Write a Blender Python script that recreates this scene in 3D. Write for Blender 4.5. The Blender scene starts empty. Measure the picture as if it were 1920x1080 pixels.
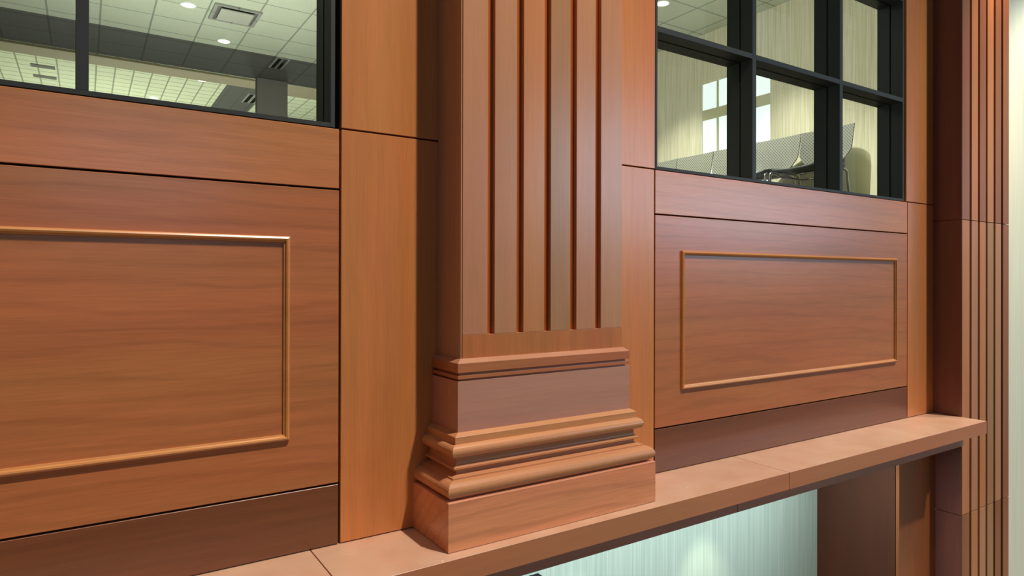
import bpy, bmesh, math, random
from mathutils import Vector, Matrix, Euler
C = bpy.context.scene
COL = C.collection
R = math.radians
random.seed(7)

# ------------------------------------------------------------------ camera
cam = bpy.data.cameras.new('camera')
cam.sensor_width = 36.0
cam.lens = 1232.13 / 1920 * 36.0
cam.shift_y = -18.9 / 1920
cam.clip_start = 0.05
co = bpy.data.objects.new('camera', cam); COL.objects.link(co)
YAW, PITCH, ROLL = 0.576581, 0.00188, 0.00227
fwd = Vector((math.sin(YAW) * math.cos(PITCH), math.cos(YAW) * math.cos(PITCH), math.sin(PITCH)))
q = fwd.to_track_quat('-Z', 'Y').to_matrix().to_4x4()
co.matrix_world = Matrix.Translation((0, -2.0, 0)) @ q @ Matrix.Rotation(ROLL, 4, 'Z')
C.camera = co

# ------------------------------------------------------------------ light and exposure
C.view_settings.view_transform = 'Standard'
C.view_settings.look = 'None'
C.view_settings.gamma = 1
C.view_settings.exposure = 0.10
W = bpy.data.worlds.new('world'); C.world = W; W.use_nodes = True
bg = W.node_tree.nodes['Background']
bg.inputs[0].default_value = (0.86, 0.93, 1.0, 1); bg.inputs[1].default_value = 0.13

def light(name, kind, loc, energy, col, target=None, **kw):
    l = bpy.data.lights.new(name, kind); l.energy = energy; l.color = col
    for k, v in kw.items(): setattr(l, k, v)
    o = bpy.data.objects.new(name, l); COL.objects.link(o); o.location = loc
    if target is not None:
        d = Vector(target) - Vector(loc)
        o.rotation_euler = d.to_track_quat('-Z', 'Y').to_euler()
    return o
WARM = (1.0, 0.78, 0.55)
light('skylight_sun', 'SUN', (3, -6, 8), 2.0, (1.0, 0.9, 0.78), (3 - .5 * 2, -6 + 1 * 2, 8 - 2.0 * 2), angle=R(1.5))
for x, e, sz in ((-4.9, 22, 2.0), (0.6, 30, 2.4), (9.4, 140, 2.6), (12.8, 115, 2.6), (16.2, 90, 2.6)):  # leftmost lamp is an added fill for the pilaster sides, the others are windows
    light('window_and_fill_light', 'AREA', (x, -8.9, 2.4 if x == 9.4 else 1.8), e, (0.56, 0.76, 1.0), (x - 3, 0, 1.2), shape='RECTANGLE', size=sz, size_y=2.4 if x == 9.4 else 1.5)
# downlights in front of each bay of the panelled wall
for x, e in ((-1.6, 135), (1.8, 215), (5.22, 125)):
    light('ceiling_downlight', 'SPOT', (x, -1.7, 3.05), e, (1.0, .80, .58), (x - .3, -.9, 0), spot_size=R(84), spot_blend=0.8, shadow_soft_size=0.05)
light('wall_downlight', 'SPOT', (4.98, -0.5, 2.6), 95, (1.0, .62, .30), (5.0, -0.1, 1.3), spot_size=R(60), spot_blend=0.9, shadow_soft_size=0.04)
light('corner_downlight', 'SPOT', (6.5, -1.3, 2.9), 230, (1, .95, .84), (6.1, 0, -.2), spot_size=R(80), spot_blend=.5, shadow_soft_size=.04)
# alcove downlights under the ledge
for x in (0.2, 1.17, 1.98, 2.88):
    light('alcove_downlight', 'SPOT', (x, 0.285, -1.03), 26, (1, .95, .76), (x, 0.29, -2.5), spot_size=R(58), spot_blend=.6, shadow_soft_size=.02)
light('alcove_fill_light', 'AREA', (1.2, 0.0, -1.0), 47, (.84, .95, 1.0), (1.2, 0.1, -3), shape='RECTANGLE', size=5.2, size_y=.25)  # added fill, stands in for lobby daylight on the alcove wallcovering
# rooms behind the glass: added mid-air point fills, and the room's wall downlights
light('room_fill', 'POINT', (3.9, 2.2, 2.3), 150, (1, .98, .9), shadow_soft_size=.3)
for y in (1.3, 3.0, 4.9):
    light('room_downlight', 'SPOT', (6.7, y, 3.5), 380, (1, .96, .80), (6.9, y, 0.4), spot_size=R(86), spot_blend=1, shadow_soft_size=.05)
light('hall_fill', 'POINT', (1.2, 6.6, .9), 340, (.98, 1, .90), shadow_soft_size=.5)
light('atrium_fill', 'POINT', (1, 32, 1.0), 2000, (.95, 1, .84), shadow_soft_size=.8)
light('atrium_fill', 'POINT', (7, 24, 1.0), 1150, (.95, 1, .84), shadow_soft_size=.8)

# ------------------------------------------------------------------ materials
def srgb(r, g, b):
    f = lambda c: (c / 255 / 12.92) if c / 255 <= .04045 else ((c / 255 + .055) / 1.055) ** 2.4
    return (f(r), f(g), f(b), 1)

def newmat(name):
    m = bpy.data.materials.new(name); m.use_nodes = True
    return m, m.node_tree.nodes, m.node_tree.links, m.node_tree.nodes['Principled BSDF']

def plain(name, col, rough=.5, metal=0, spec=.5, bump=0):
    m, n, l, p = newmat(name)
    p.inputs['Base Color'].default_value = col
    p.inputs['Roughness'].default_value = rough
    p.inputs['Metallic'].default_value = metal
    p.inputs['Specular IOR Level'].default_value = spec
    if bump:
        t = n.new('ShaderNodeTexNoise'); t.inputs['Scale'].default_value = 300
        b = n.new('ShaderNodeBump'); b.inputs['Strength'].default_value = bump; b.inputs['Distance'].default_value = .001
        l.new(t.outputs[0], b.inputs['Height']); l.new(b.outputs[0], p.inputs['Normal'])
    return m

def wood(name, col, axis='x', rough=.30, contrast=1.0, figure=.5, coat=.25):
    """satin cherry veneer, grain running along `axis`"""
    m, n, l, p = newmat(name)
    tc = n.new('ShaderNodeTexCoord'); oi = n.new('ShaderNodeObjectInfo')
    mul = n.new('ShaderNodeMath'); mul.operation = 'MULTIPLY'; mul.inputs[1].default_value = 37.0
    l.new(oi.outputs['Random'], mul.inputs[0])
    add = n.new('ShaderNodeVectorMath'); add.operation = 'ADD'
    l.new(tc.outputs['Object'], add.inputs[0]); l.new(mul.outputs[0], add.inputs[1])
    def mapping(sl, sc):
        mp = n.new('ShaderNodeMapping')
        s = [sc, sc, sc]; s['xyz'.index(axis)] = sl
        mp.inputs['Scale'].default_value = s
        l.new(add.outputs[0], mp.inputs['Vector']); return mp
    def noise(mp, detail, rough_, dist=0):
        t = n.new('ShaderNodeTexNoise'); t.inputs['Scale'].default_value = 1
        t.inputs['Detail'].default_value = detail; t.inputs['Roughness'].default_value = rough_; t.inputs['Distortion'].default_value = dist
        l.new(mp.outputs[0], t.inputs['Vector']); return t
    band = noise(mapping(.8, 9), 2, .5, .3)        # broad figure bands
    fine = noise(mapping(9, 300), 4, .65)          # pores
    mid = noise(mapping(2.0, 60), 3, .6, .4)
    # cathedral arcs
    wv = n.new('ShaderNodeTexWave'); wv.wave_type = 'RINGS'; wv.rings_direction = 'SPHERICAL'
    wv.inputs['Scale'].default_value = 1; wv.inputs['Distortion'].default_value = 6; wv.inputs['Detail'].default_value = 3
    wv.inputs['Detail Scale'].default_value = 1.2
    l.new(mapping(1.1, 7.5).outputs[0], wv.inputs['Vector'])
    def ramp(src, lo, hi, a, b):
        r = n.new('ShaderNodeMapRange'); r.inputs[1].default_value = lo; r.inputs[2].default_value = hi
        r.inputs[3].default_value = a; r.inputs[4].default_value = b
        l.new(src, r.inputs[0]); return r.outputs[0]
    c = contrast
    fs = [ramp(band.outputs[0], .3, .7, 1 - .10 * c, 1 + .08 * c), ramp(fine.outputs[0], .25, .75, 1 - .14 * c, 1 + .11 * c),
          ramp(mid.outputs[0], .3, .7, 1 - .06 * c, 1 + .05 * c), ramp(wv.outputs[1], 0, .25, 1 - .11 * figure, 1.0)]
    v = fs[0]
    for f2 in fs[1:]:
        mm = n.new('ShaderNodeMath'); mm.operation = 'MULTIPLY'; l.new(v, mm.inputs[0]); l.new(f2, mm.inputs[1]); v = mm.outputs[0]
    # hue drift red-brown <-> golden
    mix = n.new('ShaderNodeMix'); mix.data_type = 'RGBA'
    mix.inputs[6].default_value = (col[0] * 1.03, col[1] * .96, col[2] * .98, 1)
    mix.inputs[7].default_value = (col[0] * .98, col[1] * 1.04, col[2] * .99, 1)
    l.new(ramp(noise(mapping(.9, 5), 2, .5).outputs[0], .35, .65, 0, 1), mix.inputs[0])
    sc = n.new('ShaderNodeVectorMath'); sc.operation = 'SCALE'
    l.new(mix.outputs[2], sc.inputs[0]); l.new(v, sc.inputs['Scale'])
    # occasional nicks
    l.new(sc.outputs[0], p.inputs['Base Color'])
    rr = ramp(fine.outputs[0], .2, .8, rough + .05, rough - .04)
    l.new(rr, p.inputs['Roughness'])
    p.inputs['Coat Weight'].default_value = coat; p.inputs['Coat Roughness'].default_value = .22
    b = n.new('ShaderNodeBump'); b.inputs['Strength'].default_value = .12; b.inputs['Distance'].default_value = .0006
    l.new(fine.outputs[0], b.inputs['Height']); l.new(b.outputs[0], p.inputs['Normal'])
    return m

CH = srgb(176, 96, 54); CH2 = srgb(182, 100, 58)
M_panel = wood('cherry_panel', srgb(179, 111, 68), 'x', figure=.9)
M_rail = wood('cherry_rail', srgb(196, 125, 77), 'x', figure=.7)
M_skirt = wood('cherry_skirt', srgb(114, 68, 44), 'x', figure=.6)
M_stile = wood('cherry_stile', srgb(199, 127, 72), 'z', figure=.35, contrast=.8)
M_side = wood('cherry_side', srgb(190, 148, 118), 'z', figure=.3, contrast=.8)
M_slatA = wood('slat_pinkish', srgb(186, 132, 96), 'z', figure=.1, contrast=.7)
M_slatB = wood('slat_orange', srgb(192, 127, 81), 'z', figure=.1, contrast=.7)
M_slatC = wood('slat_greyed', srgb(170, 125, 86), 'z', figure=.1, contrast=.7)
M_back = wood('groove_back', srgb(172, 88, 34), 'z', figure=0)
M_frieze = wood('frieze', srgb(184, 114, 65), 'z', figure=.5)
M_cap = wood('cap_moulding', srgb(176, 109, 71), 'x', figure=.1)
M_die = wood('die', srgb(188, 135, 117), 'x', figure=.2, contrast=.6)
M_base = wood('base_moulding', srgb(202, 139, 93), 'x', figure=.2)
M_plinth = wood('plinth', srgb(220, 146, 104), 'x', figure=1.3)
M_bead = wood('bead', srgb(198, 135, 75), 'x', figure=0, rough=.3)
M_beadv = wood('bead_upright', srgb(180, 104, 58), 'z', figure=0, rough=.3)
M_ledge = wood('ledge', srgb(184, 120, 81), 'x', figure=.2, contrast=.6, rough=.42)
def sheen_and_dust(m, col, amount):
    """top sheen and highlights painted as a pale tint on upward faces, with dust specks"""
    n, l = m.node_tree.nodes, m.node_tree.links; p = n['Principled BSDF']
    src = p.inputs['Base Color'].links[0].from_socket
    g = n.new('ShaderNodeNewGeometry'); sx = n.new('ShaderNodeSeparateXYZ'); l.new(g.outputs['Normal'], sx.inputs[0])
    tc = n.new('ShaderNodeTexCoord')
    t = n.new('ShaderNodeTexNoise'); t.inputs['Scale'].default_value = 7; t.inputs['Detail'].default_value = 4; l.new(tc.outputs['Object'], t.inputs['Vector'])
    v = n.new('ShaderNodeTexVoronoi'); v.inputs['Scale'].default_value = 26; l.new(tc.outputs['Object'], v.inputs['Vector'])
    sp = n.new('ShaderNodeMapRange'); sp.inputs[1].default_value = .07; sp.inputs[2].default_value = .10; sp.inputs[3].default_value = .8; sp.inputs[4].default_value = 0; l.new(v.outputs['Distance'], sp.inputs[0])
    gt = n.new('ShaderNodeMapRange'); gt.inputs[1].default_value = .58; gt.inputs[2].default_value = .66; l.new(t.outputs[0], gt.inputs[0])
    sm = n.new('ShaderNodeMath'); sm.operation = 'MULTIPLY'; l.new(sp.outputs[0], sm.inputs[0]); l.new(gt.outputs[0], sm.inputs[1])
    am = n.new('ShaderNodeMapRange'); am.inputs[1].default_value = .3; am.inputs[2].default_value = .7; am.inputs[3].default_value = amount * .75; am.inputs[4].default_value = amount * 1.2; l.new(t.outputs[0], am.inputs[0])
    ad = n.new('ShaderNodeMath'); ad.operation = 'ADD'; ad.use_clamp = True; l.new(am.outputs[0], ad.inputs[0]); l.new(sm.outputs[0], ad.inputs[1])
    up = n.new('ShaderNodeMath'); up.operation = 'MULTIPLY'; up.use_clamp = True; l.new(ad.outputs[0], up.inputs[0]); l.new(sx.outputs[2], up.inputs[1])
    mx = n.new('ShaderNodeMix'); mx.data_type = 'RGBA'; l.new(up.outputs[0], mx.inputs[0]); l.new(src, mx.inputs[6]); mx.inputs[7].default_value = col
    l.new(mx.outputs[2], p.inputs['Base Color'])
sheen_and_dust(M_ledge, srgb(236, 214, 192), .40)  # grazing sheen of the ledge top put into its colour, plus dust specks
M_apron = wood('apron', srgb(172, 122, 98), 'x', figure=.1, contrast=.6)
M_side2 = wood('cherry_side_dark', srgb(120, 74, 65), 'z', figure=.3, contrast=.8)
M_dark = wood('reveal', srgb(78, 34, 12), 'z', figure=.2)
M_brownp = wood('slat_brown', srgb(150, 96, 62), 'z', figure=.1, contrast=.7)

M_black = plain('black_metal', srgb(54, 58, 56), .5, spec=.3)
M_gap = plain('black_backing', (.004, .004, .004, 1), .9)
M_screen = plain('screen_black', (.004, .004, .005, 1), .6, spec=.2)
M_white = plain('white_paint', srgb(225, 225, 215), .6)
M_chrome = plain('chrome', (.55, .55, .56, 1), .12, 1)
M_grey = plain('grey_plastic', srgb(150, 150, 140), .5)
M_plate = plain('vent_paint', srgb(176, 176, 166), .6)
M_dkgrey = plain('dark_shell', srgb(74, 76, 72), .5)
M_carpet = plain('carpet', srgb(120, 116, 104), .95, bump=.4)
M_floor = plain('lobby_floor', srgb(120, 100, 84), .5)
M_lobby_dark = plain('lobby_dark_paint', srgb(120, 104, 88), .8)
M_taupe = plain('taupe_paint', srgb(150, 138, 118), .8)
M_column = plain('column_paint', srgb(108, 104, 100), .8)

def wallpaper(name, c1, c2, k=70):
    m, n, l, p = newmat(name)
    tc = n.new('ShaderNodeTexCoord'); mp = n.new('ShaderNodeMapping'); mp.inputs['Scale'].default_value = (k, k, 1.6)
    l.new(tc.outputs['Object'], mp.inputs['Vector'])
    t = n.new('ShaderNodeTexNoise'); t.inputs['Scale'].default_value = 1; t.inputs['Detail'].default_value = 3
    l.new(mp.outputs[0], t.inputs['Vector'])
    mp2 = n.new('ShaderNodeMapping'); mp2.inputs['Scale'].default_value = (k * .3, k * .3, .6); l.new(tc.outputs['Object'], mp2.inputs['Vector'])
    t2 = n.new('ShaderNodeTexNoise'); t2.inputs['Scale'].default_value = 1; l.new(mp2.outputs[0], t2.inputs['Vector'])
    ad = n.new('ShaderNodeMath'); ad.operation = 'MULTIPLY_ADD'; l.new(t2.outputs[0], ad.inputs[0]); ad.inputs[1].default_value = .4; l.new(t.outputs[0], ad.inputs[2])
    r = n.new('ShaderNodeMapRange'); r.inputs[1].default_value = .5; r.inputs[2].default_value = .9; l.new(ad.outputs[0], r.inputs[0])
    x = n.new('ShaderNodeMix'); x.data_type = 'RGBA'; x.inputs[6].default_value = c1; x.inputs[7].default_value = c2
    l.new(r.outputs[0], x.inputs[0]); l.new(x.outputs[2], p.inputs['Base Color'])
    p.inputs['Roughness'].default_value = .7
    b = n.new('ShaderNodeBump'); b.inputs['Strength'].default_value = .15; b.inputs['Distance'].default_value = .001
    l.new(ad.outputs[0], b.inputs['Height']); l.new(b.outputs[0], p.inputs['Normal'])
    return m
M_paper_room = wallpaper('room_wallcovering', srgb(198, 190, 164), srgb(228, 221, 200))
M_paper_alc = wallpaper('alcove_wallcovering', srgb(158, 178, 162), srgb(186, 202, 186), 210)
M_paper_lob = wallpaper('lobby_wallcovering', srgb(206, 210, 184), srgb(222, 226, 204), 150)

def tiles(name, col, sx, sy, line, lw=.018, rough=.85):
    m, n, l, p = newmat(name)
    tc = n.new('ShaderNodeTexCoord')
    br = n.new('ShaderNodeTexBrick'); br.offset = 0; br.squash = 1
    br.inputs['Scale'].default_value = 1; br.inputs['Brick Width'].default_value = sx; br.inputs['Row Height'].default_value = sy
    br.inputs['Mortar Size'].default_value = lw; br.inputs['Mortar Smooth'].default_value = 0.2
    br.inputs['Color1'].default_value = col; br.inputs['Color2'].default_value = tuple(c * .96 for c in col[:3]) + (1,)
    br.inputs['Mortar'].default_value = line
    l.new(tc.outputs['Object'], br.inputs['Vector'])
    t = n.new('ShaderNodeTexNoise'); t.inputs['Scale'].default_value = 60; l.new(tc.outputs['Object'], t.inputs['Vector'])
    r = n.new('ShaderNodeMapRange'); r.inputs[1].default_value = .3; r.inputs[2].default_value = .7; r.inputs[3].default_value = .93; r.inputs[4].default_value = 1.04
    l.new(t.outputs[0], r.inputs[0])
    s = n.new('ShaderNodeVectorMath'); s.operation = 'SCALE'; l.new(br.outputs[0], s.inputs[0]); l.new(r.outputs[0], s.inputs['Scale'])
    l.new(s.outputs[0], p.inputs['Base Color']); p.inputs['Roughness'].default_value = rough
    return m
M_tile = tiles('ceiling_tile', srgb(196, 200, 182), .61, .61, srgb(140, 144, 132), .012)
M_tile_dark = tiles('dark_ceiling_tile', srgb(92, 90, 88), .61, .61, srgb(70, 68, 66), .016)
M_tile_hi = tiles('atrium_ceiling_tile', srgb(214, 216, 190), .61, .61, srgb(150, 150, 130), .03)
M_tile_lob = tiles('lobby_ceiling_tile', srgb(150, 150, 145), .61, .61, srgb(110, 110, 108), .012)

def glass(name):
    m, n, l, p = newmat(name); n.remove(p)
    out = n['Material Output']
    tr = n.new('ShaderNodeBsdfTransparent'); tr.inputs[0].default_value = (.93, .97, .94, 1)
    gl = n.new('ShaderNodeBsdfGlossy'); gl.inputs['Roughness'].default_value = 0.0
    fr = n.new('ShaderNodeFresnel'); fr.inputs[0].default_value = 1.5
    mx = n.new('ShaderNodeMixShader'); 
    ge = n.new('ShaderNodeNewGeometry'); sb = n.new('ShaderNodeMath'); sb.operation = 'SUBTRACT'; sb.inputs[0].default_value = 1; l.new(ge.outputs['Backfacing'], sb.inputs[1])
    ml = n.new('ShaderNodeMath'); ml.operation = 'MULTIPLY'; l.new(fr.outputs[0], ml.inputs[0]); l.new(sb.outputs[0], ml.inputs[1]); ml2 = n.new('ShaderNodeMath'); ml2.operation = 'MULTIPLY'; l.new(ml.outputs[0], ml2.inputs[0]); ml2.inputs[1].default_value = 2.0
    l.new(ml2.outputs[0], mx.inputs[0]); l.new(tr.outputs[0], mx.inputs[1]); l.new(gl.outputs[0], mx.inputs[2])
    l.new(mx.outputs[0], out.inputs[0]); return m
M_glass = glass('clear_glass')

def emit(name, col, s):
    m, n, l, p = newmat(name)
    p.inputs['Base Color'].default_value = (.8, .8, .8, 1)
    p.inputs['Emission Color'].default_value = col; p.inputs['Emission Strength'].default_value = s
    return m
M_lamp = emit('lamp_lens', (1, 1, .95, 1), 3.0)
M_reflected = emit('reflected_window_glow', (.78, .95, 1.0, 1), .72)  # glow of the stand-in for the window reflected in the glass

def mesh_fabric(name, col):
    """perforated chair back: diagonal rows of punched slots"""
    m, n, l, p = newmat(name)
    tc = n.new('ShaderNodeTexCoord'); outs = []
    for vec, duty in (((0, -42, 42), .45), ((0, 30, 30), .25)):
        d = n.new('ShaderNodeVectorMath'); d.operation = 'DOT_PRODUCT'; l.new(tc.outputs['Object'], d.inputs[0]); d.inputs[1].default_value = vec
        fr = n.new('ShaderNodeMath'); fr.operation = 'FRACT'; l.new(d.outputs['Value'], fr.inputs[0])
        lt = n.new('ShaderNodeMath'); lt.operation = 'GREATER_THAN'; l.new(fr.outputs[0], lt.inputs[0]); lt.inputs[1].default_value = duty
        outs.append(lt.outputs[0])
    an = n.new('ShaderNodeMath'); an.operation = 'MULTIPLY'; l.new(outs[0], an.inputs[0]); l.new(outs[1], an.inputs[1])
    mx = n.new('ShaderNodeMix'); mx.data_type = 'RGBA'
    mx.inputs[6].default_value = col; mx.inputs[7].default_value = tuple(c * .35 for c in col[:3]) + (1,)
    l.new(an.outputs[0], mx.inputs[0]); l.new(mx.outputs[2], p.inputs['Base Color'])
    p.inputs['Roughness'].default_value = .55
    return m
M_mesh = mesh_fabric('perforated_back', srgb(172, 170, 154))

for _m, _a in ((M_cap, .28), (M_base, .10), (M_plinth, .25), (M_frieze, .3)): sheen_and_dust(_m, srgb(226, 190, 170), _a)  # bevel highlights painted pale into the upward faces of the mouldings
# ------------------------------------------------------------------ mesh helpers
def box(bm, x0, x1, y0, y1, z0, z1):
    vs = [bm.verts.new((x, y, z)) for z in (z0, z1) for y in (y0, y1) for x in (x0, x1)]
    for f in ((0, 2, 3, 1), (4, 5, 7, 6), (0, 1, 5, 4), (2, 6, 7, 3), (0, 4, 6, 2), (1, 3, 7, 5)):
        bm.faces.new([vs[i] for i in f])

def obj(name, bm, mat, parent=None, bevel=0, smooth=False, seg=1, kind=None, origin=None):
    xs = [v.co for v in bm.verts]
    if origin is None:
        lo = Vector((min(v.x for v in xs), min(v.y for v in xs), min(v.z for v in xs)))
        hi = Vector((max(v.x for v in xs), max(v.y for v in xs), max(v.z for v in xs)))
        origin = (lo + hi) / 2
    origin = Vector(origin)
    for v in bm.verts: v.co -= origin
    bmesh.ops.recalc_face_normals(bm, faces=bm.faces)
    me = bpy.data.meshes.new(name); bm.to_mesh(me); bm.free()
    if smooth:
        for f in me.polygons: f.use_smooth = True
    me.materials.append(mat)
    o = bpy.data.objects.new(name, me); COL.objects.link(o)
    if parent is not None:
        o.parent = parent
        acc = Vector((0, 0, 0)); pp = parent
        while pp: acc += pp.location; pp = pp.parent
        o.location = origin - acc
    else: o.location = origin
    if bevel:
        b = o.modifiers.new('bevel', 'BEVEL'); b.width = bevel; b.segments = seg; b.limit_method = 'ANGLE'
    if kind: o['kind'] = kind
    return o

def bx(name, mat, x0, x1, y0, y1, z0, z1, parent=None, bevel=.0007, **k):
    bm = bmesh.new(); box(bm, x0, x1, y0, y1, z0, z1)
    return obj(name, bm, mat, parent, bevel, **k)

def boxes(name, mat, lst, parent=None, bevel=0, **k):
    bm = bmesh.new()
    for b in lst: box(bm, *b)
    return obj(name, bm, mat, parent, bevel, **k)

def empty(name, loc, label=None, cat=None, group=None, kind=None):
    o = bpy.data.objects.new(name, None); COL.objects.link(o); o.location = loc; o.empty_display_size = .1
    tag(o, label, cat, group, kind); return o

def tag(o, label=None, cat=None, group=None, kind=None):
    if label: o['label'] = label
    if cat: o['category'] = cat
    if group: o['group'] = group
    if kind: o['kind'] = kind
    return o

def copy_tree(o, parent=None):
    c = o.copy(); COL.objects.link(c)
    if parent: c.parent = parent
    for ch in list(o.children): copy_tree(ch, c)
    return c

def tube(bm, pts, r, seg=10):
    rings = []
    for i, p in enumerate(pts):
        p = Vector(p)
        a = Vector(pts[max(i - 1, 0)]); b = Vector(pts[min(i + 1, len(pts) - 1)])
        d = (b - a).normalized(); u = d.orthogonal().normalized() if i == 0 else (rings[-1][1] - d * rings[-1][1].dot(d)).normalized()
        w = d.cross(u)
        rings.append(([bm.verts.new(p + r * (u * math.cos(t) + w * math.sin(t))) for t in [2 * math.pi * k / seg for k in range(seg)]], u))
    for (A, _), (B, _) in zip(rings, rings[1:]):
        for k in range(seg): bm.faces.new((A[k], A[(k + 1) % seg], B[(k + 1) % seg], B[k]))
    bm.faces.new(rings[0][0][::-1]); bm.faces.new(rings[-1][0])

# ------------------------------------------------------------------ heights and stations of the panelled wall (eye level = 0)
ZW, ZP, ZB, ZS = .4665, .2771, -.6336, -.8222
TOP = 3.2
G = .0035          # half a joint
X1, X2, X3 = .664, 2.0195, 4.114
XL = -1.428
PSL, PSR, DP = 1.0018, 1.6862, .161
P2L, P2R = 4.4236, 5.0872

# structure: wall behind the panels, with two window openings
WB, WF = .155, .021
boxes('wall_front', M_gap, [
    (XL - .33, 5.09, WF, WB, -.975, ZW - .004), (XL - .33, XL - .01, WF, WB, ZW, TOP), (X1 - .003, X2 + .0, WF, WB, ZW, TOP),
    (4.099, 5.09, WF, WB, ZW, TOP), (XL - .33, 5.09, WF, WB, 2.28, TOP)], kind='structure')
bx('wall_front_right', M_paper_lob, 5.09, 9.0, .0, .16, -2.6, TOP + 2.5, bevel=0, kind='structure')
bx('wall_alcove', M_paper_alc, XL - .6, 4.1, .495, .60, -2.6, -.90, bevel=0, kind='structure')
bx('ceiling_alcove', M_apron, XL - .6, 3.985, WB, .495, -.975, -.90, bevel=0, kind='structure')
bx('wall_front_left', M_stile, -5.2, XL - .331, .0, .155, -2.6, 5.0, bevel=0, kind='structure')
bx('floor', M_floor, -9, 12, -16, .6, -2.75, -2.6, bevel=0, kind='structure')
bx('ceiling_lobby', M_tile_lob, -9, 14, -16, -5.6, 5.2, 5.4, bevel=0, kind='structure')
bx('wall_lobby_left', M_lobby_dark, -5.4, -5.2, -16, .0, -2.6, 5.4, bevel=0, kind='structure')
bx('wall_opposite', M_paper_lob, -9, 14, -16.2, -16, -2.6, 5.4, bevel=0, kind='structure')

# wood panels
def panel(label, mat, x0, x1, z0, z1, name='wood_panel', group=None, y0=0, y1=.02):
    o = bx(name, mat, x0 + G, x1 - G, y0, y1, z0 + G * .8, z1 - G * .8, bevel=.0012)
    return tag(o, label, 'wall panel', group)
SIDE = ('left', 'right')
for k, (a, b) in enumerate(((XL, X1), (X2, X3))):
    s = SIDE[k]
    panel('long plain cherry rail panel directly under the %s window' % s, M_rail, a, b, ZP, ZW)
    t = empty('moulded_panel', ((a + b) / 2, 0, (ZP + ZB) / 2), 'large cherry panel with a raised rectangular bead, below the %s window' % s, 'wall panel')
    bx('panel_board', M_panel, a + G, b - G, 0, .02, ZB + G, ZP - G, t, bevel=.0012)
    # bead moulding frame, mitred
    if k == 0: mx0, mx1 = XL + .155, .511
    else: mx0, mx1 = 2.178, 3.981
    mz0, mz1 = -.479, .125
    prof = [(0, 0), (0, -.006), (.0025, -.0105), (.007, -.013), (.0115, -.0115), (.0135, -.008), (.0145, -.006), (.018, -.005), (.0185, 0)]
    bm = bmesh.new()
    rings = []
    for (sx, sz, cx, cz) in ((1, 1, mx0, mz0), (-1, 1, mx1, mz0), (-1, -1, mx1, mz1), (1, -1, mx0, mz1)):
        rings.append([bm.verts.new((cx + sx * p, y, cz + sz * p)) for p, y in prof])
    for i in range(4):
        A, B = rings[i], rings[(i + 1) % 4]
        for j in range(len(prof) - 1): bm.faces.new((A[j], A[j + 1], B[j + 1], B[j]))
    obj('bead_moulding', bm, M_bead, t)['label'] = 'golden raised bead moulding'
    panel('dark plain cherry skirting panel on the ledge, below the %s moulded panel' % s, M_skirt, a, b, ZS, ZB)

panel('tall plain cherry stile left of the centre pilaster, lower piece', M_stile, X1, PSL + .01, ZS, ZW)
panel('plain cherry stile beside the left window, upper piece', M_stile, X1, PSL + .01, ZW, TOP)
panel('narrow cherry stile right of the centre pilaster, lower piece', M_stile, PSR - .02, X2, ZS, ZW)
panel('narrow cherry stile between centre pilaster and right window, upper piece', M_stile, PSR - .02, X2 + .004, ZW, TOP)
panel('narrow cherry stile left of the far right pilaster, lower piece', M_stile, X3, P2L + .01, ZS, ZW)
panel('narrow cherry stile between right window and far right pilaster, upper piece', M_stile, 4.097, P2L + .01, ZW, TOP)
panel('cherry stile at the far left end, lower piece', M_stile, XL - .33, XL, ZS, ZW)
panel('cherry stile at the far left end, upper piece', M_stile, XL - .33, XL, ZW, TOP)
# under the ledge, right of the alcove
tag(bx('wood_panel', M_dark, 3.986, 4.004, .004, .494, -2.6, -.91), 'dark wood side panel lining the right end of the alcove', 'wall panel')
tag(bx('wood_panel', wood('pier_panel', srgb(140, 80, 42), 'z', figure=.3), 3.990, P2L - .001, -.016, .003, -2.6, -.965), 'plain wood panel under the ledge beside the far right pilaster', 'wall panel')

# ------------------------------------------------------------------ ledge
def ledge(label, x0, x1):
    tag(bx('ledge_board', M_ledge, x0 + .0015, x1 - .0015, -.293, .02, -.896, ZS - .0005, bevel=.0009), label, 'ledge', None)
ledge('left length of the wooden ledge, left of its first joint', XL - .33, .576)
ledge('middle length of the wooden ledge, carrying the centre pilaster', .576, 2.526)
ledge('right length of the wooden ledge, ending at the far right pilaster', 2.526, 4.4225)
tag(bx('ledge_apron', M_apron, XL - .33, 2.334, -.176, -.15, -.992, -.896), 'dark recessed apron board under the ledge, left length', 'apron')
tag(bx('ledge_apron', M_apron, 2.337, 4.4225, -.176, -.15, -.992, -.896), 'dark recessed apron board under the ledge, right length', 'apron')
tag(boxes('soffit_board', M_apron, [(XL - .33, 3.985, -.15, WB, -.985, -.9765)]), 'flat wooden board closing the underside of the ledge', 'board')

# ------------------------------------------------------------------ pilasters
SLATX = [(1.0085 + .1140 * i - (0 if i else 0), 1.0085 + .1140 * i + .0868) for i in range(6)]
SLATX = [(1.0085, 1.1015), (1.128, 1.2149), (1.2421, 1.3286), (1.356, 1.4421), (1.470, 1.5573), (1.5837, 1.6862)]

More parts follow.
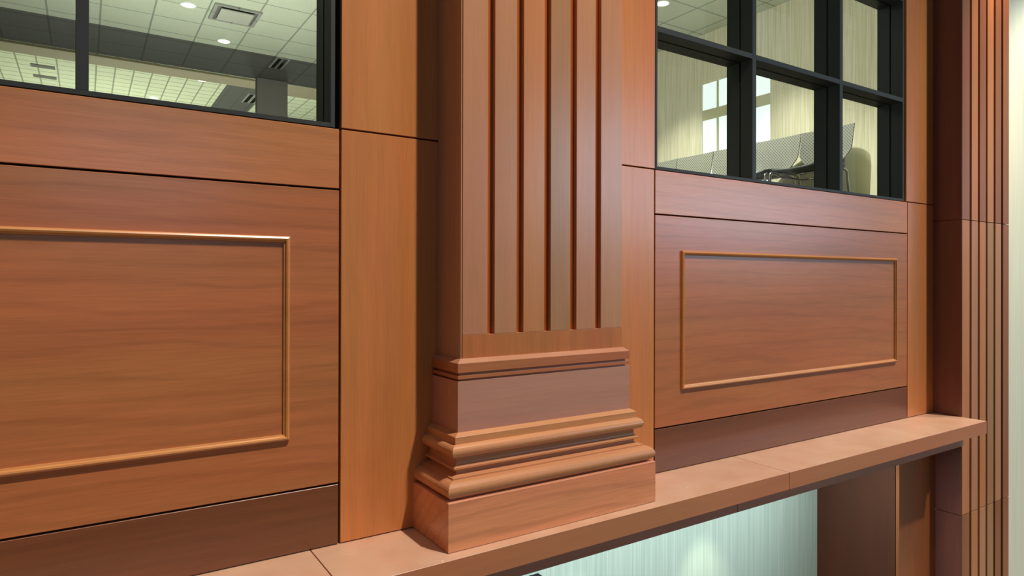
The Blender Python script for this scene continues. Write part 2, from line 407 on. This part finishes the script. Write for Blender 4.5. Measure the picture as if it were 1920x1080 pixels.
def sweep(name, prof, mat, parent, left, right, d):
    """profile (p, z) carried round the left side, front and right side of a pilaster"""
    bm = bmesh.new(); rings = []
    for st in range(4):
        ring = []
        for p, z in prof:
            x = left - p if st < 2 else right + p
            y = -.0005 if st in (0, 3) else -(d + p)
            ring.append(bm.verts.new((x, y, z)))
        rings.append(ring)
    for A, B in zip(rings, rings[1:]):
        for j in range(len(prof) - 1): bm.faces.new((A[j], A[j + 1], B[j + 1], B[j]))
    # close top and bottom
    for j in (0, -1):
        r = [rg[j] for rg in rings]; bm.faces.new(r if j else r[::-1])
    bm.faces.new([rings[0][k] for k in range(len(prof))]) ; bm.faces.new([rings[3][k] for k in range(len(prof))][::-1])
    return obj(name, bm, mat, parent)

p1 = empty('fluted_pilaster', ((PSL + PSR) / 2, -.08, ZS), 'large fluted cherry pilaster with moulded base standing on the ledge', 'pilaster')
ZC, ZF = -.2545, -.1794
bx('side_panel', M_side, PSL, PSL + .0035, -DP, 0, ZC, TOP, p1, bevel=.0004)
bx('side_panel', M_side, PSR - .002, PSR, -DP + .004, 0, ZC, TOP, p1, bevel=0)
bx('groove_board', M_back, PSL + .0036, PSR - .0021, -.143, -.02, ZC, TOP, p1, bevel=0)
mats = [M_slatA, M_slatA, M_slatB, M_slatC, M_slatA, M_slatA]
for (a, b), m in zip(SLATX, mats):
    bx('slat', m, a, b, -DP, -.1431, ZF + .0005, TOP, p1, bevel=.0008)
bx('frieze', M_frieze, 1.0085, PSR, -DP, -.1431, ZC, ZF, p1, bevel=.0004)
cap = [(-.02, -.2535), (.0045, -.2535), (.0195, -.2655), (.0202, -.267), (.0202, -.2955), (.0085, -.2958), (.0085, -.3045), (.0202, -.3048), (.0202, -.315), (.0085, -.3153), (.0085, -.3215), (-.02, -.3215)]
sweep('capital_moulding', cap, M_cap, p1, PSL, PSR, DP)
sweep('plain_block', [(-.02, -.322), (.0205, -.322), (.0205, -.4815), (-.02, -.4815)], M_die, p1, PSL, PSR, DP)['label'] = 'greyish plain wood block'
def arc(p0, zc, rp, rz, a0, a1, n=10):
    return [(p0 + rp * math.cos(R(a0 + (a1 - a0) * i / n)), zc + rz * math.sin(R(a0 + (a1 - a0) * i / n))) for i in range(n + 1)]
base = [(-.02, -.4815), (.022, -.4815), (.0375, -.4905), (.0388, -.4920), (.0388, -.5135)]
base += arc(.0385, -.5345, .0200, .0205, 85, -75)
base += [(.037, -.556), (.0312, -.5575), (.0312, -.571), (.034, -.577), (.0400, -.582), (.0462, -.5838), (.0462, -.5895), (.0350, -.5925), (.0312, -.5965), (.0320, -.603), (.038, -.6075), (.0565, -.6115), (.0565, -.6165)]
base += arc(.060, -.6435, .0280, .0265, 80, -68, 12)
base += [(.066, -.6715), (-.02, -.6715)]
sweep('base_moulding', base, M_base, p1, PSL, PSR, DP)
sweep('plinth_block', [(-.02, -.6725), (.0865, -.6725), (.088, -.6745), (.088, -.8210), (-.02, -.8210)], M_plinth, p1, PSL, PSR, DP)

# far right pilaster: same shaft, running past the ledge, in three lengths
p2 = empty('fluted_pilaster', ((P2L + P2R) / 2, -.08, -2.6), 'tall fluted cherry pilaster at the far right, running past the ledge end', 'pilaster')
SHX = P2L - PSL
segs = [(.3665, TOP, [M_brownp, M_slatB, M_brownp, M_slatB, M_brownp, M_brownp]), (-1.4166, .3645, [M_slatB, M_slatA, M_slatB, M_slatC, M_slatA, M_brownp]), (-2.6, -1.4186, [M_brownp, M_slatB, M_slatA, M_slatC, M_brownp, M_brownp])]
for z0, z1, ms in segs:
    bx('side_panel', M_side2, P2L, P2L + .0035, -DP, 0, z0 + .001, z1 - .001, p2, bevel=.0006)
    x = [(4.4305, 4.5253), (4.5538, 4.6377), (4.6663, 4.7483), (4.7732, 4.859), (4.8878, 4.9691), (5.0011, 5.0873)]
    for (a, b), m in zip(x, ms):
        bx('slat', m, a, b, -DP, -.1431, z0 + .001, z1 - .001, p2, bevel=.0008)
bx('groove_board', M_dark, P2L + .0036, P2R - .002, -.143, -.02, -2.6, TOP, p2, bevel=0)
bx('side_panel', M_side, P2R - .0019, P2R, -DP + .019, 0, -2.6, TOP, p2, bevel=0)

# ------------------------------------------------------------------ windows in the panelled wall
def window(n, x0, x1, mull, zt, both):
    t = empty('window_%d' % n, ((x0 + x1) / 2, .07, ZW), kind='structure')
    D1, D2, D3 = .066, .076, .150
    def bar(name, xa, xb, za, zb, rec):
        # front block, recessed neck, back block
        rx, rz = rec
        boxes(name, M_black, [(xa, xb, .0, D1, za, zb), (xa + rx, xb - rx, D1, D2, za + rz, zb - rz), (xa, xb, D2, D3, za, zb)], t, bevel=.0008)
    HEAD = 2.27
    # perimeter frame
    bar('frame_bar', x0, x0 + .013, ZW, HEAD, (.004, 0)); bar('frame_bar', x1, x1 + .014, ZW, HEAD, (.004, 0))
    bar('frame_bar', x0 + .013, x1, ZW, ZW + .0135, (0, .004)); bar('frame_bar', x0 + .013, x1, HEAD - .014, HEAD, (0, .004))
    xs = [x0 + .013]
    for m in mull:
        bar('mullion', m - .0145, m + .0145, ZW + .0135, HEAD - .014, (.004, 0)); xs += [m - .0145, m + .0145]
    xs.append(x1)
    zs = [ZW + .0135]
    for z in zt: zs += [z - .0125, z + .0125]
    zs.append(HEAD - .014)
    for i in range(0, len(xs), 2):
        for z in zt: bar('transom', xs[i], xs[i + 1], z - .0125, z + .0125, (0, .004))
        for j in range(0, len(zs), 2):
            boxes('glass_pane', M_glass, [(xs[i], xs[i + 1], .143, .147, zs[j], zs[j + 1])], t)
    return t
window(1, XL + .018, .633, (-.741, -.007), (1.065, 1.664), 0)
window(2, 2.022, 4.057, (2.6796, 3.414), (1.065, 1.664), 1)

# ------------------------------------------------------------------ hall behind the left window, room behind the right window
FZ = .42
boxes('floor_upper', M_carpet, [(-12, 16, .156, 46, FZ - .12, FZ)], kind='structure')
bx('ceiling_room', M_tile, -12, 16, .156, 9.13, 3.64, 3.76, bevel=0, kind='structure')
bx('ceiling_bulkhead', M_tile_dark, -12, 16, 9.1305, 10.6, 3.64, 3.80, bevel=0, kind='structure')
boxes('wall_bulkhead', M_column, [(-12, 16, 10.45, 10.6, 3.80, 7.9), (-12, 16, .156, .2, 3.76, 5.4)], kind='structure')
bx('ceiling_atrium', M_tile_hi, -12, 20, 10.45, 46, 7.9, 8.0, bevel=0, kind='structure')
boxes('wall_back', M_taupe, [(-12, 20, 46, 46.2, FZ, 8.0)], kind='structure')
boxes('wall_left', M_taupe, [(-12.2, -12, .156, 46.2, FZ, 8.0)], kind='structure')
bx('trim_1', M_taupe, -12, 6.0, 25.4, 26.5, 7.82, 7.899, bevel=0, kind='structure')
boxes('trim_2', M_tile_dark, [(4.84, 6.4, 26.5, 46, 7.86, 7.899)], kind='structure')
bx('trim_3', M_taupe, 6.4, 16, 24.9, 26.9, 7.84, 7.899, bevel=0, kind='structure')
boxes('column', M_column, [(2.60, 3.135, 10.44, 10.6, FZ, 3.63)])
tag(bpy.data.objects['column'], 'dark square column seen through the right part of the left window', 'column')
# side wall; the glowing window in it stands in for a reflected one
SX = 7.7
WY0, WY1, WZ0, WZ1 = 3.50, 4.66, 1.15, 2.90
boxes('wall_right', M_paper_room, [(SX, SX + .15, .156, WY0, FZ, 3.64), (SX, SX + .15, WY1, 10.45, FZ, 3.64), (SX, SX + .15, WY0, WY1, FZ, WZ0), (SX, SX + .15, WY0, WY1, WZ1, 3.64)], kind='structure')
t = empty('window_3', (SX + .07, (WY0 + WY1) / 2, WZ0), kind='structure')
M_wframe = plain('cream_frame', srgb(196, 192, 160), .5)
ws = [(SX + .005, SX + .02, WY0, WY1, 2.36, 2.51), (SX + .005, SX + .02, WY0, WY1, 1.79, 1.815)]
for y in (3.78, 4.38, 4.08): ws.append((SX + .006, SX + .019, y - .016, y + .016, WZ0, WZ1))
boxes('window_frame', M_wframe, ws, t)
boxes('glazing', M_reflected, [(SX + .021, SX + .03, WY0, WY1, WZ0, WZ1)], t)

# ceiling fittings
def downlight(x, y, z, label, r=.075):
    t = empty('recessed_downlight', (x, y, z), label, 'ceiling light', 'recessed downlights')
    bm = bmesh.new(); tube(bm, [(x, y, z - .004), (x, y, z - .0005)], r * .82, 24); obj('lens', bm, M_lamp, t)
    bm = bmesh.new()
    n = 28
    ring = [[bm.verts.new((x + rr * math.cos(2 * math.pi * k / n), y + rr * math.sin(2 * math.pi * k / n), z - dz)) for k in range(n)] for rr, dz in ((r, 0), (r, .008), (r * .83, .008), (r * .83, 0))]
    for A, B in zip(ring, ring[1:]):
        for k in range(n): bm.faces.new((A[k], A[(k + 1) % n], B[(k + 1) % n], B[k]))
    obj('trim_ring', bm, M_white, t)
downlight(1.145, 7.675, 3.64, 'round ceiling downlight left of the square vent, top of the left window', .10)
downlight(1.78, 8.851, 3.64, 'round ceiling downlight below the square vent, near the dark bulkhead', .10)
downlight(6.37, 4.176, 3.64, 'round ceiling downlight in the top left pane of the right window', .10)
downlight(3.904, 26.7, 7.9, 'small far downlight at the top edge of the bright far ceiling', .20)
downlight(2.503, 30.616, 7.9, 'small far downlight low on the bright far ceiling, above the window sill', .20)
t = empty('ceiling_vent', (1.73, 7.68, 3.64), 'square white air vent in the tiled ceiling seen through the left window', 'air vent')
cx, cy = 1.73, 7.68
boxes('vent_frame', M_tile_lob, [(cx - .30, cx + .30, cy - .30, cy - .255, 3.615, 3.6395), (cx - .30, cx + .30, cy + .255, cy + .30, 3.615, 3.6395), (cx - .30, cx - .255, cy - .255, cy + .255, 3.615, 3.6395), (cx + .255, cx + .30, cy - .255, cy + .255, 3.615, 3.6395)], t)
bx('vent_plate', M_plate, cx - .21, cx + .21, cy - .21, cy + .21, 3.60, 3.612, t)
boxes('vent_throat', M_column, [(cx - .254, cx + .254, cy - .254, cy + .254, 3.6365, 3.639)], t)
def slotvent(cx, cy, z, s, label):
    t = empty('slot_diffuser', (cx, cy, z), label, 'air vent', None)
    boxes('diffuser_plate', M_tile_lob, [(cx - .12 * s, cx + .12 * s, cy - .33 * s, cy + .33 * s, z - .010, z - .0005)], t)
    for dx in (-.055, .055):
        bx('slot', M_screen, cx + (dx - .033) * s, cx + (dx + .033) * s, cy - .31 * s, cy + .31 * s, z - .014, z - .010, t, bevel=0)
slotvent(2.745, 9.45, 3.64, .9, 'two-slot black air diffuser in the dark bulkhead ceiling')
slotvent(6.1, 28.3, 7.86, 2.4, 'far two-slot air diffuser left of the dark column')
for j, (x, y) in enumerate(((-1.255, 28.087), (-1.252, 29.6))):
    boxes('ceiling_vent', M_column, [(x - .45, x + .3, y - .2, y + .2, 7.88, 7.8995)])
    tag(bpy.data.objects['ceiling_vent' if 0 else [o.name for o in COL.objects][-1]], ('nearer' if j == 0 else 'farther') + ' small grey grille on the far ceiling, left pane of the left window', 'air vent')

# ------------------------------------------------------------------ chairs
def make_chair():
    """origin on the floor under the seat, facing -X, back plane near x=+.2"""
    t = empty('stacking_chair', (0, 0, 0), 'x', 'chair', 'row of grey mesh-back chairs')
    # seat: shallow dished shell
    bm = bmesh.new(); nx, ny = 10, 10
    def sz(u, v): return .455 + .02 * abs(v) ** 2.5 - .03 * max(0, -u - .55) ** 1.2 + .012 * max(0, u) ** 2
    top = {}; bot = {}
    for i in range(nx + 1):
        for j in range(ny + 1):
            u = -1 + 2 * i / nx; v = -1 + 2 * j / ny
            w = .215 - .02 * max(0, u)
            x = u * .21 * (1 - .06 * abs(v) ** 4); y = v * w * (1 - .05 * abs(u) ** 4)
            top[i, j] = bm.verts.new((x, y, sz(u, v))); bot[i, j] = bm.verts.new((x * .97, y * .97, sz(u, v) - .022))
    for i in range(nx):
        for j in range(ny):
            bm.faces.new((top[i, j], top[i + 1, j], top[i + 1, j + 1], top[i, j + 1])); bm.faces.new((bot[i, j], bot[i, j + 1], bot[i + 1, j + 1], bot[i + 1, j]))
    for i in range(nx):
        for j in (0, ny): bm.faces.new((top[i, j], top[i + 1, j], bot[i + 1, j], bot[i, j]))
    for j in range(ny):
        for i in (0, nx): bm.faces.new((top[i, j], top[i, j + 1], bot[i, j + 1], bot[i, j]))
    obj('seat', bm, M_dkgrey, t, smooth=True)
    # backrest: flared curved sheet
    bm = bmesh.new(); A = {}; B = {}; ny, nz = 12, 10
    for i in range(ny + 1):
        for k in range(nz + 1):
            v = -1 + 2 * i / ny; w = k / nz
            half = .150 + .071 * min(1, w / .32) ** .7 if w < .32 else .221 + .004 * (w - .32)
            y = v * half; z = .515 + w * .285
            x = .215 + .045 * w - .028 * abs(v) ** 2 * (1 - .4 * w)
            A[i, k] = bm.verts.new((x, y, z)); B[i, k] = bm.verts.new((x + .010, y, z))
    for i in range(ny):
        for k in range(nz):
            bm.faces.new((A[i, k], A[i + 1, k], A[i + 1, k + 1], A[i, k + 1])); bm.faces.new((B[i, k], B[i, k + 1], B[i + 1, k + 1], B[i + 1, k]))
    for i in range(ny):
        for k in (0, nz): bm.faces.new((A[i, k], A[i + 1, k], B[i + 1, k], B[i, k]))
    for k in range(nz):
        for i in (0, ny): bm.faces.new((A[i, k], A[i, k + 1], B[i, k + 1], B[i, k]))
    obj('backrest', bm, M_mesh, t, smooth=False)
    for s in (-1, 1):
        bm = bmesh.new(); tube(bm, [(.15, s * .17, .445), (.195, s * .165, .455), (.212, s * .155, .49), (.222, s * .15, .56)], .011); obj('back_upright', bm, M_grey, t, smooth=True)
        bm = bmesh.new(); tube(bm, [(-.14, s * .19, .438), (-.185, s * .20, .435), (-.20, s * .203, .42), (-.235, s * .210, .01)], .0095); obj('leg', bm, M_chrome, t, smooth=True)
        bm = bmesh.new(); tube(bm, [(.10, s * .19, .438), (.155, s * .20, .435), (.175, s * .203, .42), (.235, s * .210, .01)], .0095); obj('leg', bm, M_chrome, t, smooth=True)
        bm = bmesh.new(); tube(bm, [(-.185, s * .20, .43), (-.1, s * .17, .395), (0, s * .06, .37), (.0, 0, .37)], .007); obj('brace', bm, M_chrome, t, smooth=True)
        bm = bmesh.new(); tube(bm, [(-.15, s * .195, .436), (.12, s * .195, .436)], .009); obj('seat_rail', bm, M_chrome, t, smooth=True)
    bm = bmesh.new(); tube(bm, [(0, -.19, .425), (0, .19, .425)], .008); obj('cross_bar', bm, M_chrome, t, smooth=True)
    return t
ch0 = make_chair()
lab = ['grey mesh-back chair nearest the right end of the row, with chrome legs visible',
       'grey mesh-back chair second from the right end, in the middle lower pane',
       'grey mesh-back chair hidden partly by the mullion, third from the right end',
       'grey mesh-back chair at the centre of the lower left pane of the right window',
       'grey mesh-back chair at the far left corner of the right window']
for i in range(5):
    c = ch0 if i == 0 else copy_tree(ch0)
    c.location = (4.765, 1.052 + .455 * i, FZ)
    c['label'] = lab[i]

# round tub chair
t = empty('tub_chair', (5.56, 1.47, FZ), 'taupe rounded tub chair behind the row, lower right pane of the right window', 'armchair')
bm = bmesh.new(); n = 20; A = []; B = []
for i in range(n + 1):
    a = math.pi * (-.62 + 1.24 * i / n)
    h = .36 + .36 * (max(0, math.cos(a * .78))) ** .7
    row = []
    ro, ri = .40, .34
    ca, sa = math.cos(a - 1.75), math.sin(a - 1.75)
    A.append([bm.verts.new((5.56 + r * ca, 1.47 + r * sa * 1.0, FZ + z)) for r, z in ((ro, .09), (ro + .02, h - .12), (ro + .015, h - .03), (ro - .02, h), (ri + .01, h - .02), (ri, h - .10), (ri, .09))])
for P, Q in zip(A, A[1:]):
    for j in range(7): bm.faces.new((P[j], P[(j + 1) % 7], Q[(j + 1) % 7], Q[j]))
bm.faces.new(A[0]); bm.faces.new(A[-1][::-1])
obj('shell', bm, plain('tub_fabric', srgb(214, 206, 182), .8, bump=.5), t, smooth=True)
bm = bmesh.new(); tube(bm, [(5.56, 1.47, FZ + .28), (5.56, 1.47, FZ + .41), (5.56, 1.47, FZ + .43)], .29, 24); obj('seat_cushion', bm, plain('tub_seat', srgb(140, 134, 112), .85), t, bevel=.01)
for dx in (-.22, .22):
    for dy in (-.22, .22):
        bm = bmesh.new(); tube(bm, [(5.56 + dx, 1.47 + dy, FZ + .004), (5.56 + dx, 1.47 + dy, FZ + .11)], .014); obj('leg', bm, M_dkgrey, t)
bm = bmesh.new(); tube(bm, [(5.56, 1.47, FZ + .09), (5.56, 1.47, FZ + .29)], .27, 24); obj('seat_base', bm, M_dkgrey, t)

# black wall screen in the alcove, only its top right corner shows
t = empty('wall_screen', (1.2, .47, -2.05), 'black screen on the alcove wall, its top corner just below the ledge', 'screen')
bx('screen_frame', M_screen, .3, 1.770, .455, .494, -2.25, -1.364, t, bevel=.002)
bx('screen_glass', M_screen,   .312, 1.758, .452, .4549, -2.238, -1.376, t, bevel=0)
